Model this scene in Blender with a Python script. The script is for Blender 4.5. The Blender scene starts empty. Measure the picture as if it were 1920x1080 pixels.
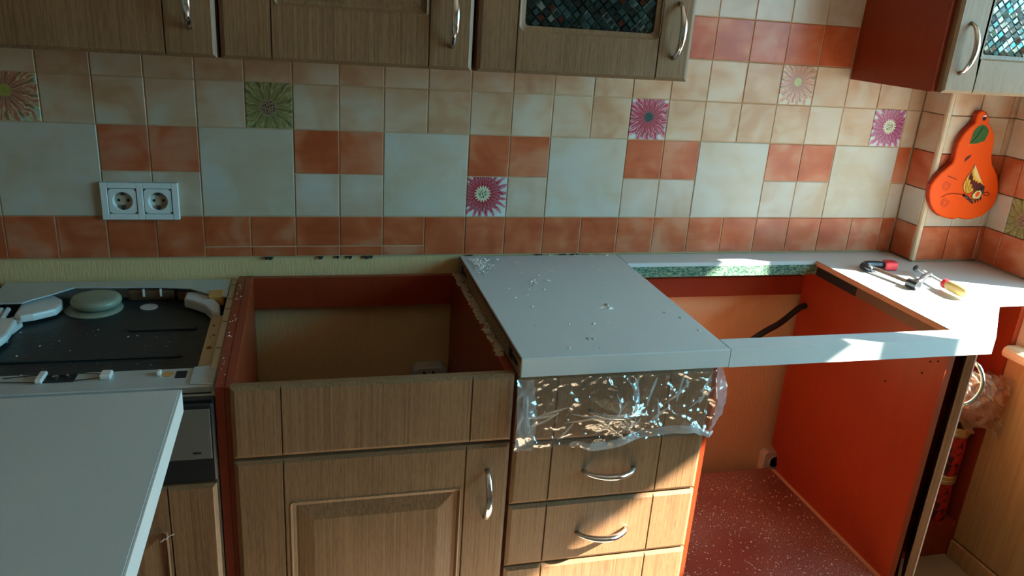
import bpy, bmesh, math, random
from mathutils import Vector, Matrix, noise
random.seed(7)
PI = math.pi
ZF = 0.86            # height of the worktop surface above the floor; coordinates below are relative to it
sc = bpy.context.scene
col = sc.collection

# ------------------------------------------------------------------ camera, world, sun, exposure
YAW, PITCH, ROLL = 0.26968359, -0.33997366, 0.07081426
CAMPOS = Vector((0.52478439, -1.82926008, 0.58390546 + ZF))
cy, sy = math.cos(YAW), math.sin(YAW)
fw = Vector((sy * math.cos(PITCH), cy * math.cos(PITCH), math.sin(PITCH)))
r0 = Vector((cy, -sy, 0)); u0 = r0.cross(fw)
rr = math.cos(ROLL) * r0 + math.sin(ROLL) * u0
uu = -math.sin(ROLL) * r0 + math.cos(ROLL) * u0
cam = bpy.data.cameras.new('camera'); co = bpy.data.objects.new('camera', cam); col.objects.link(co)
cam.sensor_width = 36; cam.lens = 36 * 1472.778 / 1920; cam.clip_start = 0.02
co.matrix_world = Matrix(((rr.x, uu.x, -fw.x, CAMPOS.x), (rr.y, uu.y, -fw.y, CAMPOS.y), (rr.z, uu.z, -fw.z, CAMPOS.z), (0, 0, 0, 1)))
sc.camera = co

SKY_STRENGTH = 16.0
SUN_ENERGY = 62.0
w = bpy.data.worlds.new('sky'); sc.world = w; w.use_nodes = True
nt = w.node_tree; nt.nodes.clear()
wo = nt.nodes.new('ShaderNodeOutputWorld'); bg = nt.nodes.new('ShaderNodeBackground')
tc = nt.nodes.new('ShaderNodeTexCoord'); sp = nt.nodes.new('ShaderNodeSeparateXYZ'); rp = nt.nodes.new('ShaderNodeValToRGB')
mr = nt.nodes.new('ShaderNodeMapRange'); mr.inputs['From Min'].default_value = -1; mr.inputs['From Max'].default_value = 1
nt.links.new(tc.outputs['Generated'], sp.inputs[0]); nt.links.new(sp.outputs['Z'], mr.inputs['Value'])
nt.links.new(mr.outputs[0], rp.inputs[0]); nt.links.new(rp.outputs[0], bg.inputs['Color']); nt.links.new(bg.outputs[0], wo.inputs[0])
rp.color_ramp.elements[0].position = 0.46; rp.color_ramp.elements[0].color = (.26, .25, .20, 1)
rp.color_ramp.elements[1].position = 0.52; rp.color_ramp.elements[1].color = (.24, .74, .95, 1)
e = rp.color_ramp.elements.new(1.0); e.color = (.13, .55, .95, 1)
bg.inputs['Strength'].default_value = SKY_STRENGTH

sun = bpy.data.lights.new('sun', 'SUN'); so = bpy.data.objects.new('sun', sun); col.objects.link(so)
sun.energy = SUN_ENERGY; sun.angle = 0.012; sun.color = (1.0, .91, .78)
SUND = Vector((-1, 0.415, -0.77)).normalized()
so.rotation_euler = SUND.to_track_quat('-Z', 'Y').to_euler(); so.location = (6, -3, 5)

pl = bpy.data.lights.new('window_portal', 'AREA'); po = bpy.data.objects.new('window_portal', pl); col.objects.link(po)
pl.shape = 'RECTANGLE'; pl.size = 1.43; pl.size_y = 1.40; pl.cycles.is_portal = True
po.location = (2.50, -1.035, 0.54 + ZF); po.rotation_euler = Vector((-1, 0, 0)).to_track_quat('-Z', 'Z').to_euler()

sc.view_settings.view_transform = 'Standard'; sc.view_settings.look = 'None'
sc.view_settings.exposure = 0.0; sc.view_settings.gamma = 1.0; sc.view_settings.use_curve_mapping = False
sc.cycles.max_bounces = 10; sc.cycles.diffuse_bounces = 5; sc.cycles.transparent_max_bounces = 16

# ------------------------------------------------------------------ materials
class N:
    def __init__(s, name):
        s.m = bpy.data.materials.new(name); s.m.use_nodes = True
        s.t = s.m.node_tree; s.t.nodes.clear()
        s.out = s.t.nodes.new('ShaderNodeOutputMaterial')
    def n(s, typ, ins=None, **kw):
        nd = s.t.nodes.new('ShaderNode' + typ)
        for k, v in kw.items(): setattr(nd, k, v)
        for k, v in (ins or {}).items():
            if isinstance(v, bpy.types.NodeSocket): s.t.links.new(v, nd.inputs[k])
            else: nd.inputs[k].default_value = v
        return nd
    def math(s, op, a, b=0.0, c=0.0):
        return s.n('Math', {0: a, 1: b, 2: c}, operation=op).outputs[0]
    def mix(s, f, a, b):
        nd = s.t.nodes.new('ShaderNodeMix'); nd.data_type = 'RGBA'
        for i, v in ((0, f), (6, a), (7, b)):
            if isinstance(v, bpy.types.NodeSocket): s.t.links.new(v, nd.inputs[i])
            elif i == 0: nd.inputs[0].default_value = v
            else: nd.inputs[i].default_value = (*v, 1) if len(v) == 3 else v
        return nd.outputs[2]
    def ramp(s, f, stops, interp='LINEAR'):
        nd = s.n('ValToRGB', {0: f}); cr = nd.color_ramp; cr.interpolation = interp
        while len(cr.elements) < len(stops): cr.elements.new(0.5)
        for el, (p, c) in zip(cr.elements, stops):
            el.position = p; el.color = (*c, 1) if len(c) == 3 else c
        return nd.outputs[0]
    def coord(s, scale=(1, 1, 1), rnd=False):
        v = s.n('TexCoord').outputs['Object']
        if rnd:
            r = s.n('ObjectInfo').outputs['Random']
            o = s.n('CombineXYZ', {0: s.math('MULTIPLY', r, 37.0), 1: s.math('MULTIPLY', r, 91.0), 2: s.math('MULTIPLY', r, 53.0)}).outputs[0]
            v = s.n('VectorMath', {0: v, 1: o}, operation='ADD').outputs[0]
        return s.n('Mapping', {'Vector': v, 'Scale': scale}).outputs[0]
    def noise(s, vec, scale, detail=3, rough=0.55, dist=0.0):
        return s.n('TexNoise', {'Vector': vec, 'Scale': scale, 'Detail': detail, 'Roughness': rough, 'Distortion': dist}).outputs['Fac']
    def bump(s, h, strength, dist):
        return s.n('Bump', {'Height': h, 'Strength': strength, 'Distance': dist}).outputs[0]
    def bsdf(s, color, rough=0.5, metal=0.0, spec=0.5, normal=None, **extra):
        ins = {'Base Color': color if isinstance(color, bpy.types.NodeSocket) else (*color, 1), 'Roughness': rough, 'Metallic': metal, 'Specular IOR Level': spec}
        if normal: ins['Normal'] = normal
        ins.update(extra)
        b = s.n('BsdfPrincipled', ins); s.t.links.new(b.outputs[0], s.out.inputs[0]); return s.m

def plain(name, c, rough=.5, metal=0.0, spec=.5, var=.12, scale=30):
    k = N(name); f = k.noise(k.coord(), scale)
    d = tuple(x * (1 - var) for x in c); b = tuple(min(1, x * (1 + var)) for x in c)
    return k.bsdf(k.mix(f, d, b), rough, metal, spec)

def wood(name, c1, c2, rough=.42, sx=240, sz=3.0, bump=.25):
    k = N(name)
    f1 = k.noise(k.coord((1, 1, sz / sx), True), sx, 2, .6)
    f2 = k.noise(k.coord((1, 1, .05), True), sx * 2.3, 2, .6)
    f3 = k.noise(k.coord((1, 1, .25), True), 9, 2)
    f = k.math('ADD', k.math('MULTIPLY', f1, .55), k.math('MULTIPLY', f2, .45))
    f = k.math('ADD', f, k.math('MULTIPLY', k.math('SUBTRACT', f3, .5), .25))
    c = k.ramp(f, [(.34, c1), (.66, c2)])
    return k.bsdf(c, rough, 0, .4, k.bump(f, bump, .0006))

M = {}
M['oak'] = wood('oak_laminate', (.155, .078, .035), (.305, .178, .088), .42, 420, 3.0)
M['oak_pale'] = wood('oak_cladding', (.44, .27, .11), (.56, .37, .17), .5, 60, 2.0, .1)
k = N('cherry_laminate'); f = k.noise(k.coord((1, 1, .12), True), 45, 3); g = k.noise(k.coord((1, 1, .6), True), 5, 2)
dust = k.ramp(k.noise(k.coord(), 420, 1), [(.66, (0, 0, 0)), (.74, (1, 1, 1))])
dm = k.math('MULTIPLY', dust, k.ramp(k.noise(k.coord(), 7, 2), [(.45, (0, 0, 0)), (.75, (.5, .5, .5))]))
c = k.mix(k.math('MULTIPLY', k.math('ADD', f, g), .5), (.21, .025, .007), (.36, .052, .014))
M['cherry'] = k.bsdf(k.mix(dm, c, (.55, .33, .25)), .36, 0, .4)
k = N('dusty_cherry_board'); f = k.noise(k.coord(), 9, 3)
sp1 = k.ramp(k.noise(k.coord(), 330, 2, .7), [(.47, (0, 0, 0)), (.60, (1, 1, 1))])
c = k.mix(f, (.16, .030, .018), (.24, .050, .032))
big = k.ramp(k.noise(k.coord(), 3.2, 1), [(.38, (.12, .12, .12)), (.62, (.95, .95, .95))])
M['cherry_dusty'] = k.bsdf(k.mix(k.math('MULTIPLY', sp1, big), c, (.50, .36, .30)), .55)
k = N('plaster_wallpaper')
f = k.noise(k.coord((1, 1, .16)), 230, 3, .65); g = k.noise(k.coord((1, 1, .5)), 6, 2)
c = k.mix(k.math('MULTIPLY', k.math('ADD', f, g), .5), (.62, .41, .18), (.78, .57, .30))
M['plaster'] = k.bsdf(c, .8, 0, .2, k.bump(f, .5, .002))
M['grout'] = plain('grout', (.52, .34, .20), .9)
M['room'] = plain('room_paint', (.56, .45, .33), .9, scale=3, var=.05)
M['ceil'] = plain('ceiling_paint', (.82, .79, .72), .9, scale=3, var=.03)
M['floorm'] = plain('floor_vinyl', (.38, .30, .20), .6, scale=5)

def tile_mat(name, lo, mid, hi, rough=.30):
    k = N(name); v = k.coord((1, 1, 1), True)
    f = k.noise(v, 11, 2, .5, .6); g = k.noise(k.coord((.35, 1, 1.6), True), 30, 3)
    r = k.n('ObjectInfo').outputs['Random']
    t = k.math('ADD', k.math('MULTIPLY', f, .8), k.math('ADD', k.math('MULTIPLY', g, .22), k.math('MULTIPLY', k.math('SUBTRACT', r, .5), .16)))
    c = k.ramp(t, [(.36, lo), (.52, mid), (.68, hi)])
    return k.bsdf(c, rough, 0, .45, k.bump(k.noise(v, 60, 2), .08, .001))
M['terra'] = tile_mat('terracotta_glaze', (.42, .074, .022), (.52, .122, .044), (.57, .225, .12))
M['peach'] = tile_mat('peach_glaze', (.50, .28, .15), (.57, .39, .25), (.60, .495, .375))
M['cream'] = tile_mat('cream_glaze', (.50, .36, .245), (.55, .45, .355), (.58, .52, .44))
M['pale'] = tile_mat('pale_glaze', (.50, .41, .29), (.545, .475, .37), (.56, .52, .45))

def flower(name, cx, cz, n, Rp, core, ring, inner, outer, backg, rc=.010, rs=.018):
    k = N(name); s = k.n('SeparateXYZ', {0: k.n('TexCoord').outputs['Object']})
    x = k.math('SUBTRACT', s.outputs[0], cx); z = k.math('SUBTRACT', s.outputs[2], cz)
    r = k.math('SQRT', k.math('ADD', k.math('MULTIPLY', x, x), k.math('MULTIPLY', z, z)))
    th = k.math('ARCTAN2', z, x)
    nz = k.noise(k.coord(), 40, 2)
    tw = k.math('ADD', th, k.math('MULTIPLY', k.math('SUBTRACT', nz, .5), .22))
    pet = k.math('ADD', k.math('MULTIPLY', k.math('SINE', k.math('MULTIPLY', tw, n)), .5), .5)
    fine = k.math('ADD', k.math('MULTIPLY', k.math('SINE', k.math('ADD', k.math('MULTIPLY', tw, n * 3.0), k.math('MULTIPLY', nz, 9))), .5), .5)
    edge = k.math('MULTIPLY', k.math('ADD', .70, k.math('MULTIPLY', pet, .42)), Rp)
    q = k.math('DIVIDE', r, edge)
    petc = k.ramp(q, [(.25, inner), (.72, inner), (1.05, outer)])
    petc = k.mix(k.math('MULTIPLY', k.math('MULTIPLY', fine, fine), .42), petc, outer)
    hf = k.math('SINE', k.math('ADD', k.math('MULTIPLY', tw, n * 2.0), k.math('MULTIPLY', nz, 14)))
    petc = k.mix(k.math('MULTIPLY', k.math('GREATER_THAN', hf, .78), .75), petc, outer)
    petc = k.mix(k.math('MULTIPLY', k.ramp(pet, [(.06, (1, 1, 1)), (.20, (0, 0, 0))]), .75), petc, tuple(v * .30 for v in inner))
    pet2 = k.math('ADD', k.math('MULTIPLY', k.math('COSINE', k.math('MULTIPLY', tw, n)), .5), .5)
    q2 = k.math('DIVIDE', r, k.math('MULTIPLY', k.math('ADD', .42, k.math('MULTIPLY', pet2, .20)), Rp))
    in2 = k.mix(k.math('MULTIPLY', k.math('LESS_THAN', q2, 1.0), .55), petc, k.ramp(q2, [(.3, tuple(v * .55 for v in inner)), (.9, inner), (1.0, outer)]))
    petc = in2
    c = k.mix(k.math('GREATER_THAN', q, 1.0), petc, k.mix(k.noise(k.coord(), 30, 2), backg, tuple(v * .6 for v in backg)))
    st = k.math('ADD', rs, k.math('MULTIPLY', k.math('SINE', k.math('MULTIPLY', th, 17)), rs * .18))
    sc_ = k.mix(k.math('GREATER_THAN', k.noise(k.coord(), 330, 1), .52), ring, core)
    c = k.mix(k.math('LESS_THAN', r, st), c, k.mix(k.ramp(k.math('DIVIDE', r, rs), [(.55, (0, 0, 0)), (.75, (1, 1, 1))]), sc_, ring))
    c = k.mix(k.math('LESS_THAN', r, rc), c, sc_)
    return k.bsdf(c, .25)
W = (.68, .74, .70)
M['fl_pinkgreen'] = flower('gerbera_print_pink_green', -.012, .012, 13, .085, (.20, .26, .03), (.42, .36, .08), (.50, .16, .10), (.62, .64, .36), (.5, .62, .5), .007, .012)
M['fl_green'] = flower('dahlia_print_green', -.002, -.004, 12, .085, (.07, .02, .015), (.32, .22, .13), (.25, .215, .07), (.42, .42, .20), (.20, .28, .14), .015, .018)
M['fl_red'] = flower('gerbera_print_crimson', -.010, .008, 22, .062, (.02, .02, .02), (.62, .62, .42), (.40, .012, .030), (.56, .26, .30), W, .009, .018)
M['fl_magenta'] = flower('gerbera_print_magenta', .0, .006, 15, .074, (.02, .05, .05), (.03, .09, .09), (.40, .030, .060), (.62, .40, .48), W, .011, .0115)
M['fl_pale'] = flower('gerbera_print_pale_pink', 0, .008, 16, .074, (.30, .40, .08), (.5, .55, .25), (.52, .22, .16), (.68, .62, .42), (.66, .70, .56), .009, .010)
M['fl_purple'] = flower('gerbera_print_purple', .004, .004, 18, .066, (.04, .02, .02), (.64, .62, .42), (.36, .025, .12), (.58, .30, .40), W, .009, .018)

k = N('grey_laminate'); f = k.noise(k.coord(), 260, 2, .7); g = k.noise(k.coord(), 5, 2)
M['worktop'] = k.bsdf(k.mix(k.math('ADD', k.math('MULTIPLY', f, .6), k.math('MULTIPLY', g, .4)), (.50, .545, .545), (.60, .655, .65)), .42)
def chip(name, a, b, c3):
    k = N(name); f = k.noise(k.coord((.5, 1, 1)), 330, 2, .7)
    return k.bsdf(k.ramp(f, [(.38, a), (.5, b), (.62, c3)]), .9, 0, .2, k.bump(f, .6, .002))
M['chip_green'] = chip('green_chipboard', (.03, .10, .07), (.10, .22, .15), (.30, .38, .26))
M['chip_brown'] = chip('raw_chipboard', (.16, .09, .045), (.32, .20, .10), (.46, .32, .18))
M['chip_tan'] = plain('tan_edging', (.62, .36, .20), .6)
M['sawdust'] = plain('sawdust', (.50, .40, .28), .9)
M['dustwhite'] = plain('white_dust', (.72, .70, .66), .9)
M['chrome'] = plain('chrome', (.80, .80, .82), .12, 1.0, var=.02)
M['steel'] = plain('zinc_steel', (.52, .57, .57), .38, .25)
M['whiteplastic'] = plain('white_plastic', (.74, .76, .74), .3, var=.03)
M['creamplastic'] = plain('cream_plastic', (.60, .52, .36), .45, var=.06)
M['greyplastic'] = plain('grey_plastic', (.60, .60, .60), .45)
M['blackplastic'] = plain('black_plastic', (.012, .014, .016), .3)
M['black'] = plain('black_void', (.006, .006, .006), .8)
k = N('bitumen_mat'); f = k.noise(k.coord((1, 3, 1)), 60, 3); M['felt'] = k.bsdf(k.mix(f, (.008, .014, .016), (.028, .042, .045)), .45, 0, .5, k.bump(f, .5, .003))
M['panelgrey'] = plain('grey_control_panel', (.16, .165, .14), .35, .3)
M['amber'] = plain('amber_plastic', (.58, .30, .08), .4)
M['brownplastic'] = plain('brown_plastic', (.13, .07, .035), .4)
M['rubber'] = plain('black_hose_rubber', (.018, .014, .012), .5)
k = N('translucent_plastic'); M['dome'] = k.bsdf((.36, .40, .30), .25, 0, .5, None, **{'Transmission Weight': .25})
M['tan'] = plain('tan_enamel', (.56, .42, .24), .5, scale=14)
M['rust'] = plain('rust_spots', (.16, .09, .035), .8)
M['trimcream'] = plain('tile_trim', (.62, .47, .30), .35)
M['sill'] = plain('cream_sill', (.78, .66, .44), .35, var=.03)
M['orange'] = plain('orange_paint', (.86, .085, .004), .45, 0, .2, var=.05, scale=20)
M['orange_dark'] = plain('dark_orange_edge', (.40, .035, .008), .5)
M['leaf'] = plain('leaf_green_paint', (.025, .11, .015), .4, scale=80, var=.4)
M['yellow'] = plain('yellow_paint', (.80, .40, .03), .4, var=.25, scale=120)
M['palewing'] = plain('pale_yellow_paint', (.78, .55, .22), .4)
M['maroon'] = plain('maroon_paint', (.10, .006, .006), .4)
M['darkline'] = plain('dark_red_line', (.36, .03, .006), .5)
M['redplastic'] = plain('red_plastic_pad', (.70, .03, .05), .35)
M['gunmetal'] = plain('dark_tool_steel', (.07, .08, .09), .35, .8)
M['handlewood'] = plain('varnished_handle_wood', (.70, .52, .20), .35, scale=60)
k = N('red_printed_tin'); f = k.noise(k.coord((1, 1, .8)), 55, 2, .7)
M['tin'] = k.bsdf(k.ramp(f, [(.44, (.50, .012, .010)), (.50, (.38, .010, .010)), (.56, (.07, .004, .010))]), .3)
M['gold'] = plain('gold_lid', (.62, .46, .20), .3, .8)

def film(name, base, edge, milk, tint=(1, 1, 1)):
    k = N(name)
    tr = k.n('BsdfTransparent', {'Color': (*[.97 * t for t in tint], 1)}).outputs[0]
    gl = k.n('BsdfGlossy', {'Color': (*tint, 1), 'Roughness': .13}).outputs[0]
    df = k.n('BsdfDiffuse', {'Color': (*[.8 * t for t in tint], 1)}).outputs[0]
    tl = k.n('BsdfTranslucent', {'Color': (*[.8 * t for t in tint], 1)}).outputs[0]
    mk = k.n('MixShader', {0: .5, 1: df, 2: tl}).outputs[0]
    lw = k.n('LayerWeight', {'Blend': .35}).outputs['Facing']
    fa = k.math('ADD', base, k.math('MULTIPLY', lw, edge))
    a = k.n('MixShader', {0: fa, 1: tr, 2: gl}).outputs[0]
    b = k.n('MixShader', {0: milk, 1: a, 2: mk}).outputs[0]
    k.t.links.new(b, k.out.inputs[0]); return k.m
M['film'] = film('clear_film', .14, .40, .045)
M['film_milk'] = film('gathered_film', .22, .45, .34)
M['film_hem'] = film('film_hem', .20, .3, .68)
M['film_brown'] = film('bag_film', .10, .30, .30, (.95, .78, .62))
M['pane'] = film('window_glass', .03, .12, 0.0)
def prism(name, c, rough=.06, metal=.6):
    return plain(name, c, rough, metal, .6, .3, 60)
M['gl_dark'] = prism('dark_pressed_glass', (.010, .022, .020), .08, .2)
M['gl_teal'] = prism('teal_pressed_glass', (.06, .13, .13), .10, .7)
M['gl_glint'] = prism('glint_pressed_glass', (.30, .42, .44), .12, .8)  # window glints painted in as pale facets
M['gl_red'] = prism('red_interior_glass', (.06, .012, .008), .12, .2)  # red cabinet interior showing through, put into the facet colour

# ------------------------------------------------------------------ mesh helpers
ORI = {}
class MB:
    def __init__(s): s.v = []; s.f = []; s.m = []
    def add(s, vs, fs, mi=0):
        b = len(s.v); s.v += [Vector(p) for p in vs]; s.f += [tuple(b + i for i in q) for q in fs]; s.m += [mi] * len(fs); return s
    def box(s, x0, x1, y0, y1, z0, z1, mi=0):
        x0, x1 = sorted((x0, x1)); y0, y1 = sorted((y0, y1)); z0, z1 = sorted((z0, z1))
        return s.add([(x, y, z) for z in (z0, z1) for y in (y0, y1) for x in (x0, x1)],
                     [(0, 2, 3, 1), (4, 5, 7, 6), (0, 1, 5, 4), (2, 6, 7, 3), (0, 4, 6, 2), (1, 3, 7, 5)], mi)
    def prism(s, poly, a0, a1, axis='z', mi=0):
        n = len(poly)
        def P(p, a): return {'z': (p[0], p[1], a), 'y': (p[0], a, p[1]), 'x': (a, p[0], p[1])}[axis]
        vs = [P(p, a0) for p in poly] + [P(p, a1) for p in poly]
        fs = [tuple(range(n))[::-1], tuple(range(n, 2 * n))] + [(i, (i + 1) % n, n + (i + 1) % n, n + i) for i in range(n)]
        return s.add(vs, fs, mi)
    def rings(s, rings, cap0=True, cap1=True, mi=0):
        n = len(rings[0]); vs = [p for r in rings for p in r]; fs = []
        for i in range(len(rings) - 1):
            for j in range(n):
                fs.append((i * n + j, i * n + (j + 1) % n, (i + 1) * n + (j + 1) % n, (i + 1) * n + j))
        if cap0: fs.append(tuple(range(n))[::-1])
        if cap1: fs.append(tuple(range((len(rings) - 1) * n, len(rings) * n)))
        return s.add(vs, fs, mi)
    def tube(s, pts, rad, n=10, mi=0, flat=1.0, up=None):
        pts = [Vector(p) for p in pts]; rings = []
        a = None
        for i, p in enumerate(pts):
            t = (pts[min(i + 1, len(pts) - 1)] - pts[max(i - 1, 0)]).normalized()
            if a is None:
                a = Vector(up) if up else (Vector((0, 0, 1)) if abs(t.z) < .9 else Vector((1, 0, 0)))
            a = (a - t * a.dot(t)).normalized(); b = t.cross(a)
            r = rad[i] if isinstance(rad, (list, tuple)) else rad
            rings.append([p + a * (r * math.cos(2 * PI * j / n)) + b * (r * flat * math.sin(2 * PI * j / n)) for j in range(n)])
        return s.rings(rings, mi=mi)
    def lathe(s, prof, c, n=28, mi=0):
        return s.rings([[(c[0] + r * math.cos(2 * PI * j / n), c[1] + r * math.sin(2 * PI * j / n), c[2] + z) for j in range(n)] for r, z in prof], mi=mi)
    def build(s, name, mat, parent=None, smooth=False, bevel=0.0, loc=None, fix=True):
        me = bpy.data.meshes.new(name)
        if parent is not None: o0 = ORI[parent.name]
        else: o0 = Vector(loc) if loc else Vector((0, 0, 0))
        me.from_pydata([v - o0 for v in s.v], [], s.f)
        mats = mat if isinstance(mat, (list, tuple)) else [mat]
        for mm in mats: me.materials.append(M[mm])
        if len(mats) > 1: me.polygons.foreach_set('material_index', s.m)
        if fix or bevel:
            bm = bmesh.new(); bm.from_mesh(me)
            if bevel: bmesh.ops.bevel(bm, geom=[e for e in bm.edges if len(e.link_faces) == 2 and e.calc_face_angle(0) > .6], offset=bevel, segments=2 if bevel > .003 else 1, affect='EDGES', profile=.6)
            if fix: bmesh.ops.recalc_face_normals(bm, faces=bm.faces)
            bm.to_mesh(me); bm.free()
        if smooth: me.polygons.foreach_set('use_smooth', [True] * len(me.polygons))
        o = bpy.data.objects.new(name, me); col.objects.link(o)
        ORI[o.name] = o0
        if parent is not None: o.parent = parent
        else: o.location = o0 + Vector((0, 0, ZF))
        return o
def box(*a): return MB().box(*a)
def tag(o, label, cat, group=None, kind=None):
    o['label'] = label; o['category'] = cat
    if group: o['group'] = group
    if kind: o['kind'] = kind
    return o
def thing(name, label, cat, loc, group=None):
    o = bpy.data.objects.new(name, None); col.objects.link(o); o.empty_display_size = .05
    o.location = Vector(loc) + Vector((0, 0, ZF)); ORI[o.name] = Vector(loc)
    return tag(o, label, cat, group)
def struct(name, mb, mat, label, cat, **kw):
    o = mb.build(name, mat, **kw); return tag(o, label, cat, kind='structure')

def rrect(x0, x1, z0, z1, y, r=.0004, seg=4):
    pts = []
    for cx, cz, a0 in ((x1 - r, z1 - r, 0), (x0 + r, z1 - r, PI / 2), (x0 + r, z0 + r, PI), (x1 - r, z0 + r, 1.5 * PI)):
        for i in range(seg + 1):
            a = a0 + PI / 2 * i / seg; pts.append((cx + r * math.cos(a), y, cz + r * math.sin(a)))
    return pts

# ------------------------------------------------------------------ the room
FL = -ZF; CEIL = 1.75
wb = struct('wall_back', box(-1.9, 2.6, .008, .16, FL, CEIL), 'plaster', 'yellow textured back wall with band of multicoloured tiles', 'wall')
struct('floor', box(-1.9, 2.6, -3.6, .16, FL - .1, FL), 'floorm', 'pale beige kitchen floor', 'floor')
struct('ceiling', box(-1.9, 2.6, -3.6, .16, CEIL, CEIL + .1), 'ceil', 'pale ceiling above the kitchen', 'ceiling')
struct('wall_left', box(-2.0, -1.9, -3.6, .16, FL, CEIL), 'room', 'plain painted wall on the far left', 'wall')
struct('wall_front', box(-1.9, 2.6, -3.7, -3.6, FL, CEIL), 'room', 'plain painted wall behind the viewpoint', 'wall')
XR = 2.37; WY0, WY1, WZ0, WZ1 = -.32, -1.75, -.207, 1.25
m = MB(); m.box(XR, 2.52, WY0, .16, FL, CEIL); m.box(XR, 2.52, -3.6, WY1, FL, CEIL); m.box(XR, 2.52, WY1, WY0, FL, WZ0); m.box(XR, 2.52, WY1, WY0, WZ1, CEIL)
wr = struct('wall_right', m, 'room', 'right wall with tiled corner, window and oak cladding', 'wall')
box(XR - .012, XR, -2.2, -.283, FL + .06, WZ0).build('cladding_panel', 'oak_pale', wr)
m = box(XR - .022, XR - .012, -2.2, -.285, FL, FL + .058); struct('baseboard_right', m, 'oak_pale', 'low oak skirting under the clad right wall', 'baseboard', bevel=.003)
# balcony slab added unseen outside: cuts the sun at the upper window
struct('trim_shade_slab', box(2.55, 3.21, -3.6, 1.0, 1.25, 1.37), 'room', 'balcony slab added unseen outside above the window', 'sunshade')
struct('trim_shade_pier', box(2.75, 2.85, -1.30, -.93, FL, .58), 'room', 'balcony pier added unseen outside the window', 'sunshade')  # added out of view to keep low sun off the bay floor
# window
m = MB()
def fr(a, b, c, d): m.box(2.425, 2.475, a, b, c, d)
fr(WY0, WY0 - .055, WZ0, WZ1); fr(WY1, WY1 + .055, WZ0, WZ1); fr(WY1, WY0, WZ0, WZ0 + .06); fr(WY1, WY0, WZ1 - .06, WZ1); fr(-.867, -.931, WZ0, WZ1)
wn = struct('window_1', m, 'whiteplastic', 'white framed window in the right wall', 'window')
for a, b in ((WY0 - .055, -.867), (-.931, WY1 + .055)):
    box(2.448, 2.452, a, b, WZ0 + .06, WZ1 - .06).build('pane', 'pane', wn)
m = MB(); prof = [(2.44, WZ0), (2.335, WZ0), (2.325, WZ0 + .006), (2.322, WZ0 + .016), (2.325, WZ0 + .027), (2.335, WZ0 + .033), (2.44, WZ0 + .033)]
m.add([(x, y, z) for y in (-.292, -1.8) for x, z in prof], [tuple(range(7)), tuple(range(7, 14))[::-1]] + [(i, (i + 1) % 7, 7 + (i + 1) % 7, 7 + i) for i in range(7)])
m.build('sill', 'sill', wn)

# ------------------------------------------------------------------ tiles
G = .0011
def tile_mesh(wd, h, key, cache={}):
    kk = (round(wd, 4), round(h, 4))
    if kk not in cache:
        me_v = []; c = .0012
        a, b = wd / 2 - G, h / 2 - G
        R = [[(-a, .008, -b), (a, .008, -b), (a, .008, b), (-a, .008, b)], [(-a, c, -b), (a, c, -b), (a, c, b), (-a, c, b)],
             [(-a + c, 0, -b + c), (a - c, 0, -b + c), (a - c, 0, b - c), (-a + c, 0, b - c)]]
        mb = MB().rings(R); cache[kk] = mb
    return cache[kk]
MESHES = {}
def put_tile(parent, mat, wd, h, loc, rz=0.0):
    key = (mat, round(wd, 4), round(h, 4))
    if key not in MESHES:
        mb = tile_mesh(wd, h, None); me = bpy.data.meshes.new('tile')
        me.from_pydata(mb.v, [], mb.f); me.materials.append(M[mat])
        bm = bmesh.new(); bm.from_mesh(me); bmesh.ops.recalc_face_normals(bm, faces=bm.faces); bm.to_mesh(me); bm.free()
        MESHES[key] = me
    o = bpy.data.objects.new('tile', MESHES[key]); col.objects.link(o); o.parent = parent
    o.location = Vector(loc) - ORI[parent.name] + Vector((0, random.uniform(-.0004, .0004) if rz == 0 else 0, 0)); o.rotation_euler = (random.uniform(-.003, .003), 0, rz + random.uniform(-.003, .003))
    return o
box(-.32, 2.145, .0015, .008, .003, 1.3).build('grout_bed', 'grout', wb)
P = .1
flowers = {(-1, 3): 'fl_pinkgreen', (4, 3): 'fl_green', (9, 1): 'fl_red', (13, 3): 'fl_magenta', (17, 4): 'fl_pale', (20, 3): 'fl_purple'}
bigs = [-1, 3, 7, 11, 15, 19]
XE = 2.143
for r in range(0, 9):
    z0 = .0035 if r == 0 else r * P; z1 = (r + 1) * P
    for j in range(-3, 22):
        x0, x1 = j * P, min((j + 1) * P, XE)
        if r in (1, 2) and any(b <= j < b + 2 for b in bigs): continue
        if (j, r) in flowers: mt = flowers[(j, r)]
        elif r in (0, 5): mt = 'terra'
        elif r == 2: mt = 'terra'
        elif r == 1: mt = 'cream'
        else: mt = 'peach' if r in (3, 4) else 'cream'
        if r >= 6 and j < 14: continue
        if r >= 5 and j < 12: continue
        if r == 0 and 3 <= j <= 7:      # bottom tiles pieced together from two cut strips
            put_tile(wb, mt, x1 - x0, .0245, ((x0 + x1) / 2, 0, .01575)); put_tile(wb, mt, x1 - x0, .072, ((x0 + x1) / 2, 0, .064)); continue
        put_tile(wb, mt, x1 - x0, z1 - z0, ((x0 + x1) / 2, 0, (z0 + z1) / 2))
for b in bigs: put_tile(wb, 'pale', .2, .2, ((b + 1) * P, 0, .2))
m = MB()
for q in range(11):
    x = random.choice([random.uniform(.42, .72), random.uniform(.9, 1.3)]); s = random.uniform(.003, .010)
    m.add([(x - s, .004, .004), (x + s, .004, .004), (x + s * .4, -.002, -.002 - s * .25), (x - s * .5, -.001, -.003 - s * .3), (x, .008, -.004)], [(0, 1, 2, 3), (3, 2, 4), (2, 1, 4), (0, 3, 4)])
o = m.build('mortar_crumb', 'gunmetal', wb); o['kind'] = 'stuff'

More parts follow.
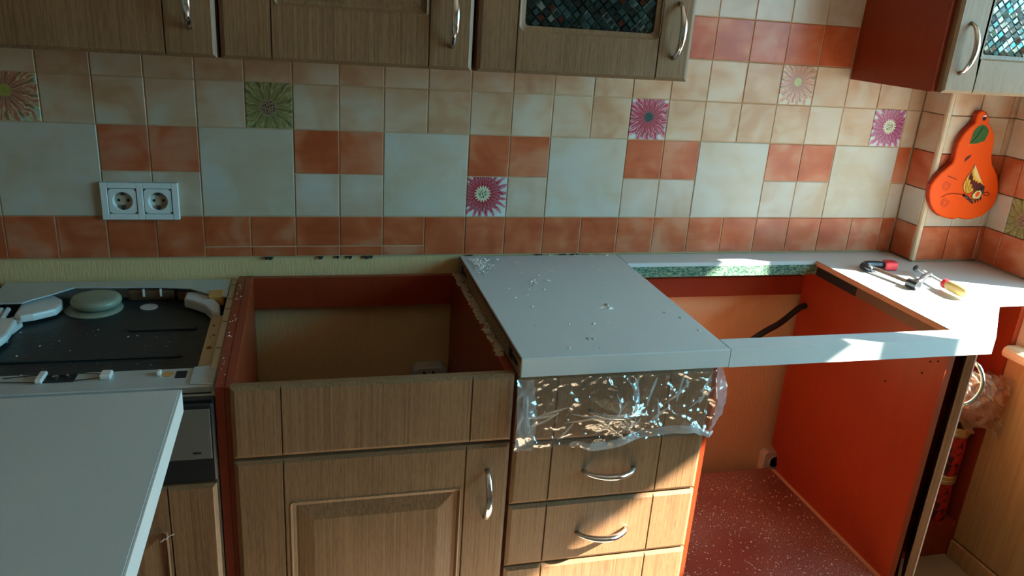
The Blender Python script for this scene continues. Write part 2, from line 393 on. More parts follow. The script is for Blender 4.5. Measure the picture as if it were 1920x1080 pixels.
# corner duct
dz1 = CEIL
dm_ = MB().box(2.153, XR, -.085, .008, FL, dz1)
wd_ = struct('wall_duct', dm_, 'grout', 'tiled boxed-in duct filling the back right corner', 'wall')
rowm = ['terra', 'cream', 'terra', 'peach', 'peach', 'terra', 'cream', 'cream', 'cream']
for r in range(0, 9):
    z0 = .0035 if r == 0 else r * P; z1 = (r + 1) * P; zc = (z0 + z1) / 2
    put_tile(wd_, rowm[r], .080, z1 - z0, (2.145, -.042, zc), -PI / 2)        # side face, looks towards -x
    for a, b in ((2.157, 2.247), (2.247, 2.347), (2.347, 2.369)):
        put_tile(wd_, rowm[r], b - a, z1 - z0, ((a + b) / 2, -.093, zc))
    for a, b, i in ((-.095, -.157, 0), (-.157, -.257, 1), (-.257, -.283, 2)):
        mt = 'fl_green' if (r, i) == (1, 1) else rowm[r]
        put_tile(wr, mt, a - b, z1 - z0, (XR - .008, (a + b) / 2, zc), -PI / 2)
m = MB()
prof = [(2.1455, -.082), (2.1450, -.0885), (2.1475, -.0925), (2.151, -.0938), (2.157, -.0935), (2.157, -.082)]
m.prism(prof, 0.0035, 1.2); m.build('corner_profile', 'trimcream', wd_)

# ------------------------------------------------------------------ doors and handles
def plaque_rings(x0, x1, z0, z1, yb, yf, cl, cr, cb, ct, d=.0045):
    return [rrect(x0, x1, z0, z1, yb), rrect(x0, x1, z0, z1, yf + d), rrect(x0 + cl, x1 - cr, z0 + cb, z1 - ct, yf)]
def front(name, parent, x0, x1, z0, z1, yf, g0=None, g1=None, panel=None, glass=None, lip=.007, th=.018):
    m = MB(); yb = yf + th; cv = .0016
    xs = [x0] + [g for g in (g0, g1) if g is not None] + [x1]
    for i in range(len(xs) - 1):
        a, b = xs[i], xs[i + 1]
        cl = lip if i == 0 else cv; cr = lip if i == len(xs) - 2 else cv
        R = plaque_rings(a, b, z0, z1, yb, yf, cl, cr, lip, lip)
        if i == (1 if g0 is not None else 0) and (panel or glass):
            pa, pb, pc, pd = panel or glass
            if panel:
                R += [rrect(pa, pb, pc, pd, yf, .007), rrect(pa + .003, pb - .003, pc + .003, pd - .003, yf - .0015, .006),
                      rrect(pa + .007, pb - .007, pc + .007, pd - .007, yf + .004, .004), rrect(pa + .013, pb - .013, pc + .013, pd - .013, yf + .0055, .001),
                      rrect(pa + .043, pb - .043, pc + .043, pd - .043, yf - .0003, .0008)]
                m.rings(R)
            else:
                R += [rrect(pa - .012, pb + .012, pc - .012, pd + .012, yf, .014), rrect(pa - .008, pb + .008, pc - .008, pd + .008, yf + .003, .012),
                      rrect(pa, pb, pc, pd, yf + .005, .008), rrect(pa, pb, pc, pd, yb, .008)]
                m.rings(R, True and False, False)
        else: m.rings(R)
    return m.build(name, 'oak', parent)
def handle(parent, a, b, yf, prot=.030):
    A = Vector(a); B = Vector(b); pts = []; rad = []
    n = 16
    for i in range(n + 1):
        t = i / n; p = A.lerp(B, t); s = math.sin(PI * t) ** .62
        p.y = yf - prot * s if 0 < i < n else yf + .001
        pts.append(p); rad.append(.0038 + .0022 * math.sin(PI * t))
    m = MB().tube(pts, rad, 10, flat=1.25)
    return m.build('handle', 'chrome', parent, smooth=True)

def patterned_glass(parent, x0, x1, z0, z1, y, bright):
    m = MB(); m.box(x0 - .006, x1 + .006, y, y + .004, z0 - .006, z1 + .006, 0)
    p = .0205; n = int((x1 - x0 + z1 - z0) / p) + 4
    for i in range(-n, n):
        for j in range(-n, n):
            cx = (x0 + x1) / 2 + (i + j) * p * .5; cz = (z0 + z1) / 2 + (i - j) * p * .5
            if not (x0 + .003 < cx < x1 - .003 and z0 + .003 < cz < z1 - .003): continue
            h = p * .47
            par = (i % 2, j % 2)
            tl = .0007
            k1 = random.uniform(-1, 1) * tl; k2 = random.uniform(-1, 1) * tl
            if par == (0, 0): mi = random.choice((2, 2, 1)) if bright else random.choice((1, 1, 2, 0))
            elif par == (1, 1): mi = 3 if bright else random.choice((0, 0, 0, 3))
            else: mi = random.choice((1, 2, 1, 0)) if bright else random.choice((0, 0, 1))
            yy = y - .0004
            vs = [(cx - h, yy, cz), (cx, yy, cz - h), (cx + h, yy, cz), (cx, yy, cz + h),
                  (cx - h * .72, yy - .0022 + k1, cz), (cx, yy - .0022 + k2, cz - h * .72), (cx + h * .72, yy - .0022 - k1, cz), (cx, yy - .0022 - k2, cz + h * .72)]
            m.add(vs, [(4, 5, 6, 7)], mi)
            m.add(vs, [(0, 1, 5, 4), (1, 2, 6, 5), (2, 3, 7, 6), (3, 0, 4, 7)], random.choice((0, 1, 2)) if not bright else random.choice((1, 2, 2)))
    return m.build('glass_pane', ['gl_dark', 'gl_teal', 'gl_glint', 'gl_red'], parent, fix=False)

# ------------------------------------------------------------------ wall cabinets
YU = -.31; UB = .468; UT = 1.17
def wall_cabinet(label, x0, x1, g0, g1, hx, panel=None, glass=None, bright=False, cut=None, hz=(.512, .620), ub=UB):
    t = thing('wall_cabinet', label, 'cabinet', ((x0 + x1) / 2, -.15, ub), 'oak fronted wall cabinets')
    a, b = x0 - .002, x1 + .002; ya = -.002
    box(a, a + .016, YU + .020, ya, ub, UT).build('side_panel', 'cherry', t)
    yr = cut or ya
    box(b - .016, b, YU + .020, yr, ub, UT).build('side_panel', 'cherry', t)
    box(a + .016, b - .016, YU + .020, yr, ub, ub + .016).build('bottom_panel', 'cherry', t)
    box(a + .016, b - .016, YU + .020, yr, UT - .016, UT).build('top_panel', 'cherry', t)
    box(a + .016, b - .016, yr - .004, yr, ub + .016, UT - .016).build('back_panel', 'cherry', t)
    d = front('door', t, x0, x1, ub, UT, YU, g0, g1, panel, glass)
    if glass: patterned_glass(d, *glass, YU + .009, bright)
    handle(d, (hx, 0, hz[0]), (hx, 0, hz[1]), YU)
    return t
wall_cabinet('oak wall cabinet at the top left, over the double socket', -.070, .3785, .012, .294, .336, panel=(.020, .288, .5615, 1.08), hz=(.517, .618))
wall_cabinet('oak wall cabinet with raised panel door, between the other two left of the bare tiles', .385, .8345, .4705, .752, .795, panel=(.475, .749, .5615, 1.08), hz=(.510, .612))
wall_cabinet('oak wall cabinet with dark diamond patterned glass, third from the left', .844, 1.2845, .920, 1.213, 1.248, glass=(.935, 1.201, .557, 1.08), hz=(.512, .618))
wall_cabinet('oak wall cabinet with bright patterned glass and red side at the top right', 1.912, 2.352, 1.995, 2.27, 1.948, glass=(2.000, 2.262, .559, 1.08), bright=True, cut=-.098, hz=(.515, .624), ub=.472)
# the red side panel of the last one reaches back to the tiled wall
t4 = [o for o in col.objects if o.name == 'wall_cabinet.003'][0]
box(1.902, 1.910, -.29, -.001, .472, UT).build('side_panel', 'cherry', t4)

# ------------------------------------------------------------------ base cabinets
YF = -.60; PL = -.76
b1 = thing('base_cabinet', 'open-topped oak base cabinet with no worktop, between dishwasher and grey worktop', 'cabinet', (.63, -.3, FL))
box(.386, .402, -.58, -.008, FL, -.040).build('side_panel', 'cherry', b1, bevel=.001)
o = box(.3705, .3855, -.578, -.008, FL, -.041).build('filler_panel', 'cherry', b1); o['label'] = 'red filler panel with dust on its top edge'
box(.8715, .8875, -.58, -.008, FL, -.040).build('side_panel', 'cherry', b1)
box(.402, .8715, -.024, -.008, -.117, -.042).build('back_rail', 'cherry', b1)
box(.402, .8715, -.575, -.03, PL - .002, PL + .014).build('floor_panel', 'cherry', b1)
box(.402, .8715, -.53, -.514, FL, PL - .002).build('plinth', 'cherry', b1)
front('false_front', b1, .396, .8825, -.1685, -.0325, YF, .4765, .805)
d = front('door', b1, .396, .8825, -.756, -.1745, YF, .4765, .800, panel=(.4835, .7945, -.68, -.2605))
handle(d, (.842, 0, -.228), (.843, 0, -.334), YF)

b2 = thing('drawer_cabinet', 'oak drawer unit, top drawer wrapped in clear film, right of the open base cabinet', 'cabinet', (1.085, -.3, FL))
box(.8885, .9045, -.58, -.008, FL, -.040).build('side_panel', 'cherry', b2)
box(1.267, 1.283, -.58, -.008, FL, -.040).build('side_panel', 'cherry', b2)
box(.9045, 1.267, -.575, -.03, PL - .002, PL + .014).build('floor_panel', 'cherry', b2)
box(.9045, 1.267, -.53, -.514, FL, PL - .002).build('plinth', 'cherry', b2)
for i, (za, zb, hz) in enumerate(((-.175, -.0425, -.1165), (-.3115, -.179, -.2478), (-.4555, -.3155, -.390), (-.756, -.4595, -.540))):
    d = front('drawer', b2, .8895, 1.2815, za, zb, YF, .9655, 1.1905)
    m = MB(); ya, yb = -.58, -.06; xa, xb = .918, 1.253; zt = zb - .02; zz = za + .015
    m.box(xa, xa + .012, ya, yb, zz, zt); m.box(xb - .012, xb, ya, yb, zz, zt); m.box(xa + .012, xb - .012, yb - .012, yb, zz, zt); m.box(xa + .012, xb - .012, ya, yb - .012, zz, zz + .006)
    m.build('drawer_box', 'whiteplastic', d)
    handle(d, (1.033, 0, hz), (1.140, 0, hz), YF)

b3 = thing('sink_cabinet', 'doorless red cabinet bay under the worktop cut-out with dusty floor', 'cabinet', (1.58, -.3, FL))
o = box(1.2835, 1.2995, -.583, -.02, FL, -.040).build('side_panel', 'cherry', b3)
poly = [(-.559, FL), (-.559, -.040), (-.018, -.040), (-.024, -.60), (-.058, -.612), (-.070, -.66), (-.070, FL)]
MB().prism(poly, 1.870, 1.886, 'x').build('side_panel', 'cherry', b3)
box(1.8695, 1.8865, -.5600, -.5591, FL, -.041).build('edge_band', 'cherry', b3)
box(1.2995, 1.855, -.565, -.055, -.676, -.660).build('floor_panel', 'cherry_dusty', b3)
o = box(1.855, 1.8695, -.565, -.06, -.676, -.662).build('raw_edge', 'chip_tan', b3); o['label'] = 'pale raw edge strip along the floor'
box(1.2995, 1.870, -.019, -.003, -.117, -.064).build('back_rail', 'cherry', b3)
box(1.2995, 1.870, -.50, -.484, FL, -.676).build('plinth', 'cherry', b3)
m = MB()
for y, z in ((-.515, -.095), (-.535, -.085), (-.50, -.13), (-.40, -.20)):
    m.lathe([(.0025, 0), (.0025, .001)], (0, 0, 0), 8)
    for i in range(-16, 0):
        v = m.v[i]; m.v[i] = Vector((1.870 - v.z, y + v.x, z + v.y))
o = m.build('screw_hole', 'black', b3); o['kind'] = 'stuff'


b4 = thing('corner_cabinet', 'narrow diagonal corner cabinet with oak door seen edge-on and chrome handle', 'cabinet', (1.96, -.35, FL))
s2 = math.sqrt(.5)
def diag(poly, z0, z1):      # poly given as (t along the door, n outwards), z range
    return MB().prism([(1.922 + t * s2 + n * s2, -.580 + t * s2 - n * s2) for t, n in poly], z0, z1)
d = diag([(0, 0), (.284, 0), (.284, -.018), (0, -.018)], -.756, -.048).build('door', 'oak', b4)
o = diag([(-.0006, .0006), (.002, .0006), (.002, -.002), (-.0006, -.002)], -.756, -.048).build('edge_strip', 'whiteplastic', d); o['label'] = 'pale edge strip along the door'
MB().prism([(1.8875, -.02), (1.8875, -.555), (1.902, -.563), (2.110, -.355), (2.110, -.02)], PL, PL + .016).build('floor_panel', 'cherry', b4)
MB().prism([(1.8875, -.02), (1.8875, -.50), (2.05, -.35), (2.05, -.02)], FL, PL).build('plinth', 'cherry', b4)
box(2.094, 2.110, -.384, -.02, PL + .016, -.040).build('side_panel', 'cherry', b4)
pts = []; n = 14
for i in range(n + 1):
    t = i / n; pr = .028 * math.sin(PI * t) ** .6; z = -.083 - .106 * t
    pts.append((1.922 + .04 * s2 + pr * s2, -.580 + .04 * s2 - pr * s2, z))
MB().tube(pts, .0045, 10).build('handle', 'chrome', d, smooth=True)

b5 = thing('open_shelf_unit', 'red open shelf unit beside the oak clad wall, holding tins', 'shelf', (2.24, -.2, FL))
box(2.352, 2.3695, -.285, -.096, FL, -.040).build('side_panel', 'cherry', b5)
box(2.116, 2.132, -.285, -.096, FL, -.040).build('side_panel', 'cherry', b5)
box(2.132, 2.352, -.100, -.096, -.744, -.04).build('back_panel', 'cherry', b5)
for z in (-.76, -.402): box(2.132, 2.352, -.283, -.100, z, z + .016).build('shelf_board', 'cherry', b5)
box(2.132, 2.352, -.278, -.262, FL, -.76).build('plinth', 'cherry', b5)

lb = thing('side_cabinet', 'dark red cabinet end at the left photo edge, behind the dishwasher', 'cabinet', (-.3, -.3, FL))
box(-.136, -.120, -.58, -.010, FL, -.040).build('side_panel', 'cherry', lb, bevel=.001)
box(-.60, -.584, -.58, -.010, FL, -.040).build('side_panel', 'cherry', lb)
box(-.584, -.136, -.024, -.010, -.117, -.042).build('back_rail', 'cherry', lb)
box(-.584, -.136, -.575, -.03, PL - .002, PL + .014).build('floor_panel', 'cherry', lb)

# ------------------------------------------------------------------ worktops
XL = .8905
wt = thing('worktop', 'grey laminate worktop end section with shavings over the film-wrapped drawer', 'worktop', (1.1, -.3, -.038))
m = box(XL, 1.3068, -.605, -.0005, -.038, 0); m.build('slab', 'worktop', wt, bevel=.0015)
m = MB(); m.box(XL - .0012, XL - .0001, -.603, -.0015, -.0375, -.0015); m.build('raw_edge', 'chip_brown', wt)
box(XL - .0020, XL - .0008, -.603, -.0015, -.0055, -.0008).build('edge_strip', 'maroon', wt)
for ya in (-.585, -.10):
    m = MB(); m.box(XL - .0024, XL - .0010, ya, ya + .045, -.024, -.016); m.box(XL - .0024, XL - .0010, ya + .040, ya + .062, -.030, -.010)
    m.build('bolt_slot', 'black', wt)
w2 = thing('worktop', 'L-shaped grey laminate worktop with large rectangular cut-out, reaching the corner', 'worktop', (1.9, -.3, -.038))
poly = [(1.3072, -.0005), (2.1435, -.0005), (2.1435, -.095), (2.369, -.095), (2.369, -.347), (2.200, -.347), (1.930, -.605), (1.3072, -.605), (1.3072, -.556), (1.858, -.556), (1.858, -.076), (1.3072, -.076)]
MB().prism(poly, -.038, 0).build('slab', 'worktop', w2)
o = box(1.3075, 1.8565, -.0772, -.0761, -.0375, -.0105).build('raw_edge', 'chip_green', w2); o['label'] = 'green moisture-proof chipboard core on the cut edge'
o = box(1.8568, 1.8579, -.553, -.079, -.0130, -.0012).build('raw_edge', 'chip_tan', w2); o['label'] = 'tan sawn edge on the right of the cut-out'
o = box(1.8568, 1.8579, -.553, -.079, -.0378, -.0131).build('raw_edge', 'brownplastic', w2); o['label'] = 'dark lower half of the sawn edge'
box(1.8562, 1.8567, -.25, -.085, -.0375, -.0150).build('recess_dark', 'black', w2)  # black strip painted in for the dark of a recess

sl = thing('loose_worktop', 'loose grey worktop board in the left foreground, in front of the dishwasher', 'worktop', (-.4, -.95, FL))
box(-1.25, .331, -1.30, -.660, -.038, 0).build('slab', 'worktop', sl, bevel=.0012)
o = box(.3312, .3335, -1.2995, -.6605, -.0378, -.0004).build('edge_strip', 'whiteplastic', sl); o['label'] = 'pale edging on the right end'
for x in (-1.1, -.12): box(x, x + .03, -1.25, -.72, FL, -.038).build('support_panel', 'cherry', sl)

# ------------------------------------------------------------------ dishwasher without its lid
dw = thing('dishwasher', 'built-in dishwasher with its lid off, black mat and white brackets exposed', 'dishwasher', (.125, -.3, FL))
m = MB(); m.box(-.118, -.112, -.575, -.015, FL + .02, -.062); m.box(.362, .368, -.575, -.015, FL + .02, -.062); m.box(-.112, .362, -.021, -.015, FL + .02, -.062); m.box(-.112, .362, -.575, -.021, FL + .02, FL + .03)
m.build('casing', 'steel', dw)
MB().prism([(-.112, -.004), (.352, -.004), (.352, -.122), (.3136, -.100), (.268, -.061), (.206, -.050), (.032, -.042), (-.003, -.085), (-.031, -.112), (-.043, -.131), (-.112, -.131)], -.052, -.049).build('back_rail', 'steel', dw, bevel=.0006)
m = MB(); m.box(-.104, .3255, -.472, -.020, -.094, -.082)
m.build('sound_mat', 'felt', dw, bevel=.003)
m = MB()
for y, x0, x1 in ((-.225, .17, .30), (-.36, -.08, .29), (-.445, -.09, .28)):
    m.box(x0, x1, y, y + .014, -.0825, -.0775)
m.build('mat_ridge', 'felt', dw, bevel=.003)
o = MB().prism([(-.4715, -.083), (-.4715, -.064), (-.195, -.064), (-.17, -.075), (-.17, -.083)], .328, .352, 'x').build('tub_edge', 'tan', dw); o['label'] = 'tan enamel tub edge with rust spots'
m = MB()
for x, y, s in ((.339, -.36, .005), (.337, -.25, .003), (.342, -.30, .003), (.336, -.31, .002)):
    m.prism([(x + s * math.cos(a) * random.uniform(.6, 1.2), y + 1.3 * s * math.sin(a)) for a in [i * PI / 5 for i in range(10)]], -.0642, -.0637)
q = m.build('rust_spot', 'rust', o); q['kind'] = 'stuff'
box(.353, .3685, -.49, -.012, -.060, -.048).build('side_rail', 'creamplastic', dw, bevel=.003)
m = MB()
for y in (-.05, -.14, -.20, -.27, -.40): m.box(.356, .365, y, y + .004, -.0482, -.0477)
q = m.build('rail_stain', 'rust', dw); q['kind'] = 'stuff'
m = MB(); m.box(-.115, .368, -.546, -.472, -.066, -.052); m.box(-.115, .368, -.575, -.546, -.078, -.066)
m.build('front_rail', 'steel', dw, bevel=.002)
for x0, x1, y0, y1 in ((.094, .141, -.508, -.478), (.299, .317, -.512, -.484)):
    box(x0, x1, y0, y1, -.0522, -.0515).build('slot', 'black', dw)
box(.083, .095, -.512, -.475, -.052, -.044).build('clip', 'whiteplastic', dw, bevel=.002)
box(.180, .198, -.507, -.484, -.052, -.043).build('clip', 'whiteplastic', dw, bevel=.002)
box(.268, .276, -.502, -.488, -.052, -.044).build('clip', 'whiteplastic', dw, bevel=.002)
MB().lathe([(.0001, -.052), (.010, -.052), (.010, -.0512), (.0001, -.0512)], (.286, -.495, 0), 14).build('grommet', 'amber', dw)
for yy in (-.480, -.509):
    MB().tube([(.03, (yy + .4945) * .5 - .4945, -.050), (.085, yy, -.0495), (.14, yy, -.0495), (.19, (yy + .4945) * .4 - .4945, -.049)], .0009, 6).build('spring_wire', 'gunmetal', dw)
for x, y, r in ((.110, -.492, .005), (.128, -.488, .003)): MB().lathe([(r, -.0515), (r, -.048), (r * .4, -.047)], (x, y, 0), 10).build('screw', 'chrome', dw)
m = MB(); m.prism([(.326, -.475), (.326, -.540), (.366, -.546), (.366, -.468)], -.053, -.049); m.build('corner_plate', 'steel', dw, bevel=.001)
box(-.115, .369, -.588, -.5755, -.175, -.055).build('front_frame', 'blackplastic', dw, bevel=.002)
cp = box(-.115, .3685, -.598, -.5882, -.208, -.060).build('control_panel', 'blackplastic', dw, bevel=.003)
o = box(-.100, .363, -.600, -.5985, -.162, -.068).build('face_plate', 'panelgrey', cp, bevel=.0006)
box(.333, .346, -.6004, -.5999, -.1515, -.1485).build('badge', 'blackplastic', cp)
front('door', dw, -.113, .3665, -.780, -.2125, YF, -.033, .288, panel=(-.028, .283, -.70, -.298))
# exposed bits on the mat
o = MB().lathe([(.0001, -.082), (.056, -.082), (.057, -.079), (.040, -.077), (.0001, -.0765)], (.080, -.094, 0), 36).build('flange', 'dome', dw, smooth=True)
o = MB().lathe([(.0001, -.0764), (.034, -.0762), (.043, -.0735), (.0485, -.068), (.0502, -.063), (.049, -.058), (.045, -.0545), (.036, -.0525), (.020, -.0518), (.0001, -.0516)], (.084, -.088, 0), 40).build('salt_dome', 'dome', dw, smooth=True)
o['label'] = 'translucent yellowish round dome'
box(.136, .235, -.048, -.022, -.082, -.056).build('pump_cover', 'brownplastic', dw, bevel=.008)
box(.240, .292, -.052, -.024, -.082, -.062).build('pump_cover', 'brownplastic', dw, bevel=.003)
for x in (.170, .205): box(x, x + .004, -.054, -.050, -.070, -.0525).build('clip', 'whiteplastic', dw)
MB().lathe([(.0001, -.082), (.018, -.082), (.018, -.0808), (.0001, -.0808)], (.187, -.088, 0), 24).build('foil_disc', 'greyplastic', dw)
br = MB().prism([(-.056, -.088), (-.045, -.056), (-.007, -.056), (.018, -.085), (.024, -.110), (.020, -.140), (-.015, -.168), (-.036, -.176), (-.050, -.165)], -.076, -.060).build('white_bracket', 'whiteplastic', dw, bevel=.005)
MB().prism([(-.052, -.140), (-.030, -.185), (-.036, -.225), (-.062, -.235), (-.080, -.190)], -.081, -.070).build('bracket_arm', 'greyplastic', br, bevel=.004)
MB().prism([(-.112, -.185), (-.046, -.188), (-.034, -.202), (-.029, -.275), (-.036, -.312), (-.112, -.37)], -.074, -.058).build('white_bracket', 'whiteplastic', dw, bevel=.005)
for i in range(4): MB().tube([(-.108 + i * .012, -.180, -.072), (-.108 + i * .012, -.128, -.064)], .0055, 8).build('hose_stub', 'greyplastic', dw)
MB().prism([(.262, -.108), (.263, -.066), (.300, -.064), (.318, -.100), (.340, -.150), (.345, -.196), (.326, -.190), (.308, -.148), (.280, -.120)], -.078, -.0555).build('grey_bracket', 'greyplastic', dw, bevel=.005)
box(.312, .345, -.118, -.078, -.072, -.0475).build('amber_block', 'amber', dw, bevel=.003)

# ------------------------------------------------------------------ sockets
sk = thing('double_socket', 'white double power socket on the tiles below the left wall cabinet', 'socket', (.174, -.005, .135))
m = MB(); x0, x1, z0, z1 = .096, .2525, .0945, .1770
openings = [(.112, .166), (.183, .237)]
# frame with two square windows: strips around them
for a, b in ((x0, .110), (.168, .181), (.239, x1)): m.box(a, b, -.012, -.0005, z0, z1)
for a, b in ((.110, .168), (.181, .239)):
    m.box(a, b, -.012, -.0005, z0, .1075); m.box(a, b, -.012, -.0005, .1645, z1)
fr_ = m.build('frame', 'whiteplastic', sk, bevel=.0012)
for a, b in openings:
    cx = (a + b) / 2; cz = .136
    m = MB(); n = 28
    def sq(i, y, h=.0275):
        a_ = 2 * PI * i / n; c, s_ = math.cos(a_), math.sin(a_); q = h / max(abs(c), abs(s_)); return (cx + q * c, y, cz + q * s_)
    R = [[sq(i, -.002) for i in range(n)], [sq(i, -.0105) for i in range(n)]]
    for rr_, y in ((.0205, -.0105), (.0195, -.0090), (.0180, .000)): R.append([(cx + rr_ * math.cos(2 * PI * i / n), y, cz + rr_ * math.sin(2 * PI * i / n)) for i in range(n)])
    ins = m.rings(R, False, True).build('socket_insert', 'whiteplastic', sk)
    for dx, dz, w_, h_ in ((-.0095, 0, .0030, .0030), (.0095, 0, .0030, .0030)):
        q = MB().lathe([(w_, 0), (w_, .001)], (0, 0, 0), 12)
        for i in range(len(q.v)): v = q.v[i]; q.v[i] = Vector((cx + dx + v.x, -.0005 - v.z, cz + dz + v.y))
        q.build('pin_hole', 'black', ins)
    box(cx - .003, cx + .003, -.010, -.001, cz + .0130, cz + .0185).build('earth_clip', 'gunmetal', ins)
    box(cx - .003, cx + .003, -.010, -.001, cz - .0190, cz - .0105).build('earth_clip', 'gunmetal', ins)
s2_ = thing('wall_socket', 'cream surface socket low inside the open-topped base cabinet', 'socket', (.82, -.02, -.33))
m = MB(); m.rings([rrect(.778, .868, -.37, -.287, .0075, .02, 5), rrect(.778, .868, -.37, -.287, -.026, .02, 5), rrect(.779, .864, -.366, -.291, -.030, .017, 5)]); m.build('casing', 'greyplastic', s2_)
for x in (.805, .828): MB().prism([(x, -.296), (x + .006, -.302), (x + .003, -.308), (x - .002, -.302)], -.0312, -.0302, 'y').build('pin_hole', 'black', s2_)
s3_ = thing('wall_socket', 'grey surface socket low on the wall, behind the red bay panel', 'socket', (1.88, -.02, -.67))
m = MB(); m.rings([rrect(1.858, 1.938, -.705, -.630, .0075, .014, 5), rrect(1.858, 1.938, -.705, -.630, -.012, .014, 5), rrect(1.862, 1.934, -.701, -.634, -.016, .011, 5)]); m.build('casing', 'creamplastic', s3_)
q = MB().lathe([(.022, 0), (.022, .001), (.018, .001), (.018, 0)], (0, 0, 0), 20)
for i in range(len(q.v)): v = q.v[i]; q.v[i] = Vector((1.900 + v.x, -.0162 - v.z, -.668 + v.y))
q.build('socket_ring', 'whiteplastic', s3_)

# ------------------------------------------------------------------ hose
def smooth_path(pts, n=8):
    P_ = [Vector(p) for p in pts]; out = []
    for i in range(len(P_) - 1):
        a, b, c, d_ = P_[max(i - 1, 0)], P_[i], P_[i + 1], P_[min(i + 2, len(P_) - 1)]
        for j in range(n):
            t = j / n; out.append(.5 * ((2 * b) + (c - a) * t + (2 * a - 5 * b + 4 * c - d_) * t * t + (3 * b - a - 3 * c + d_) * t ** 3))
    out.append(P_[-1]); return out
o = MB().tube(smooth_path([(1.869, -.050, -.140), (1.845, -.055, -.146), (1.78, -.075, -.180), (1.70, -.10, -.206), (1.55, -.12, -.30), (1.42, -.12, -.38), (1.34, -.12, -.48), (1.33, -.12, -.648)]), .0085, 12).build('drain_hose', 'rubber', smooth=True, loc=(1.6, -.1, -.66))
tag(o, 'black rubber hose coming out of the red side panel in the bay', 'hose')

# ------------------------------------------------------------------ pear board
pear = [(2.2358, .4178), (2.2494, .4135), (2.2595, .404), (2.2659, .3845), (2.2805, .3722), (2.2916, .3569), (2.2973, .3398), (2.3007, .3168), (2.3022, .2965), (2.3125, .2762), (2.3263, .2617), (2.3385, .247), (2.3491, .2262), (2.3564, .2022), (2.357, .1809), (2.3521, .1626), (2.3415, .1502), (2.3273, .1379), (2.311, .1317), (2.2908, .1267), (2.2692, .1261), (2.254, .1285), (2.2461, .131), (2.2399, .1279), (2.2295, .1266), (2.2071, .1297), (2.1879, .1345), (2.1711, .1435), (2.157, .1555), (2.1449, .1703), (2.1362, .1881), (2.1325, .2058), (2.1326, .2205), (2.14, .2366), (2.1524, .2528), (2.1692, .2662), (2.1825, .2795), (2.1857, .294), (2.184, .314), (2.1847, .334), (2.1914, .3512), (2.2007, .3656), (2.2109, .3772), (2.2219, .386), (2.2228, .3972), (2.2229, .4098), (2.2279, .4155)]
pb = thing('pear_board', 'orange pear-shaped wooden board with painted leaf and butterfly on the corner duct', 'cutting board', (2.245, -.10, .126))
cxp, czp = 2.245, .25
def shr(pp, d_):
    n = len(pp); out = []
    for i in range(n):
        a, b = Vector(pp[i - 1]), Vector(pp[(i + 1) % n]); t = (b - a).normalized(); nn = Vector((t.y, -t.x)); out.append(Vector(pp[i]) + nn * d_)
    return out
inn = shr(pear, .0030)
MB().rings([[(x, -.0955, z) for x, z in pear], [(x, -.1105, z) for x, z in pear], [(p.x, -.1130, p.y) for p in inn]]).build('board', 'orange', pb)
MB().rings([[(x, -.0956, z) for x, z in pear], [(x, -.1100, z) for x, z in pear]] if False else [[(p.x, -.0958, p.y) for p in shr(pear, -.0006)], [(p.x, -.1095, p.y) for p in shr(pear, -.0006)]], False, False).build('board_edge', 'orange_dark', pb)
def decal(name, pts, mat, y0=-.1131, th=.0007): return MB().prism(pts, y0, y0 - th, 'y').build(name, mat, pb)
lf = decal('leaf', [(2.2439, .3824), (2.2540, .380), (2.2625, .3745), (2.2690, .366), (2.2682, .3562), (2.2629, .3404), (2.2456, .3342), (2.2300, .3315), (2.2188, .3306), (2.2190, .340), (2.2203, .3478), (2.2218, .3648), (2.2302, .3764)], 'leaf')
MB().tube([(2.2200, -.1140, .332), (2.236, -.1141, .3525), (2.246, -.1141, .3755)], .0011, 6).build('leaf_vein', 'blackplastic', pb)
MB().tube([(2.2154, -.1135, .3248), (2.2174, -.1135, .331), (2.2252, -.1135, .3335)], .0012, 6).build('stem', 'yellow', pb)
decal('leaf', [(2.2163, .2831), (2.2179, .2947), (2.2260, .300), (2.2343, .3037), (2.2301, .2949)], 'maroon')
decal('hook_hole', [(2.2380, .4005), (2.2461, .4022), (2.2509, .3981), (2.2459, .3924), (2.2403, .3936)], 'black')
MB().tube([(2.238, -.114, .404), (2.245, -.116, .4055), (2.252, -.114, .403)], .0015, 6).build('wire_hook', 'chrome', pb)
uw = [(2.2531, .278), (2.2590, .270), (2.2641, .2635), (2.2760, .248), (2.2895, .2314), (2.3051, .2167), (2.2920, .2120), (2.2784, .2104), (2.2572, .1982), (2.2439, .201), (2.2370, .208), (2.2339, .2158), (2.2322, .2230), (2.2328, .2306), (2.2387, .2455), (2.2482, .2603)]
decal('butterfly_wing', uw, 'yellow')
MB().tube([(x, -.1139, z) for x, z in uw[7:] + uw[:1]], .0009, 5).build('wing_outline', 'maroon', pb)
decal('wing_tip', [(2.2531, .2775), (2.2590, .2695), (2.2641, .263), (2.2760, .2475), (2.2895, .2312), (2.2830, .2345), (2.2790, .2310), (2.2745, .2400), (2.2700, .2380), (2.2650, .2490), (2.2610, .2450), (2.2560, .2590), (2.2540, .2640)], 'palewing', -.1139)
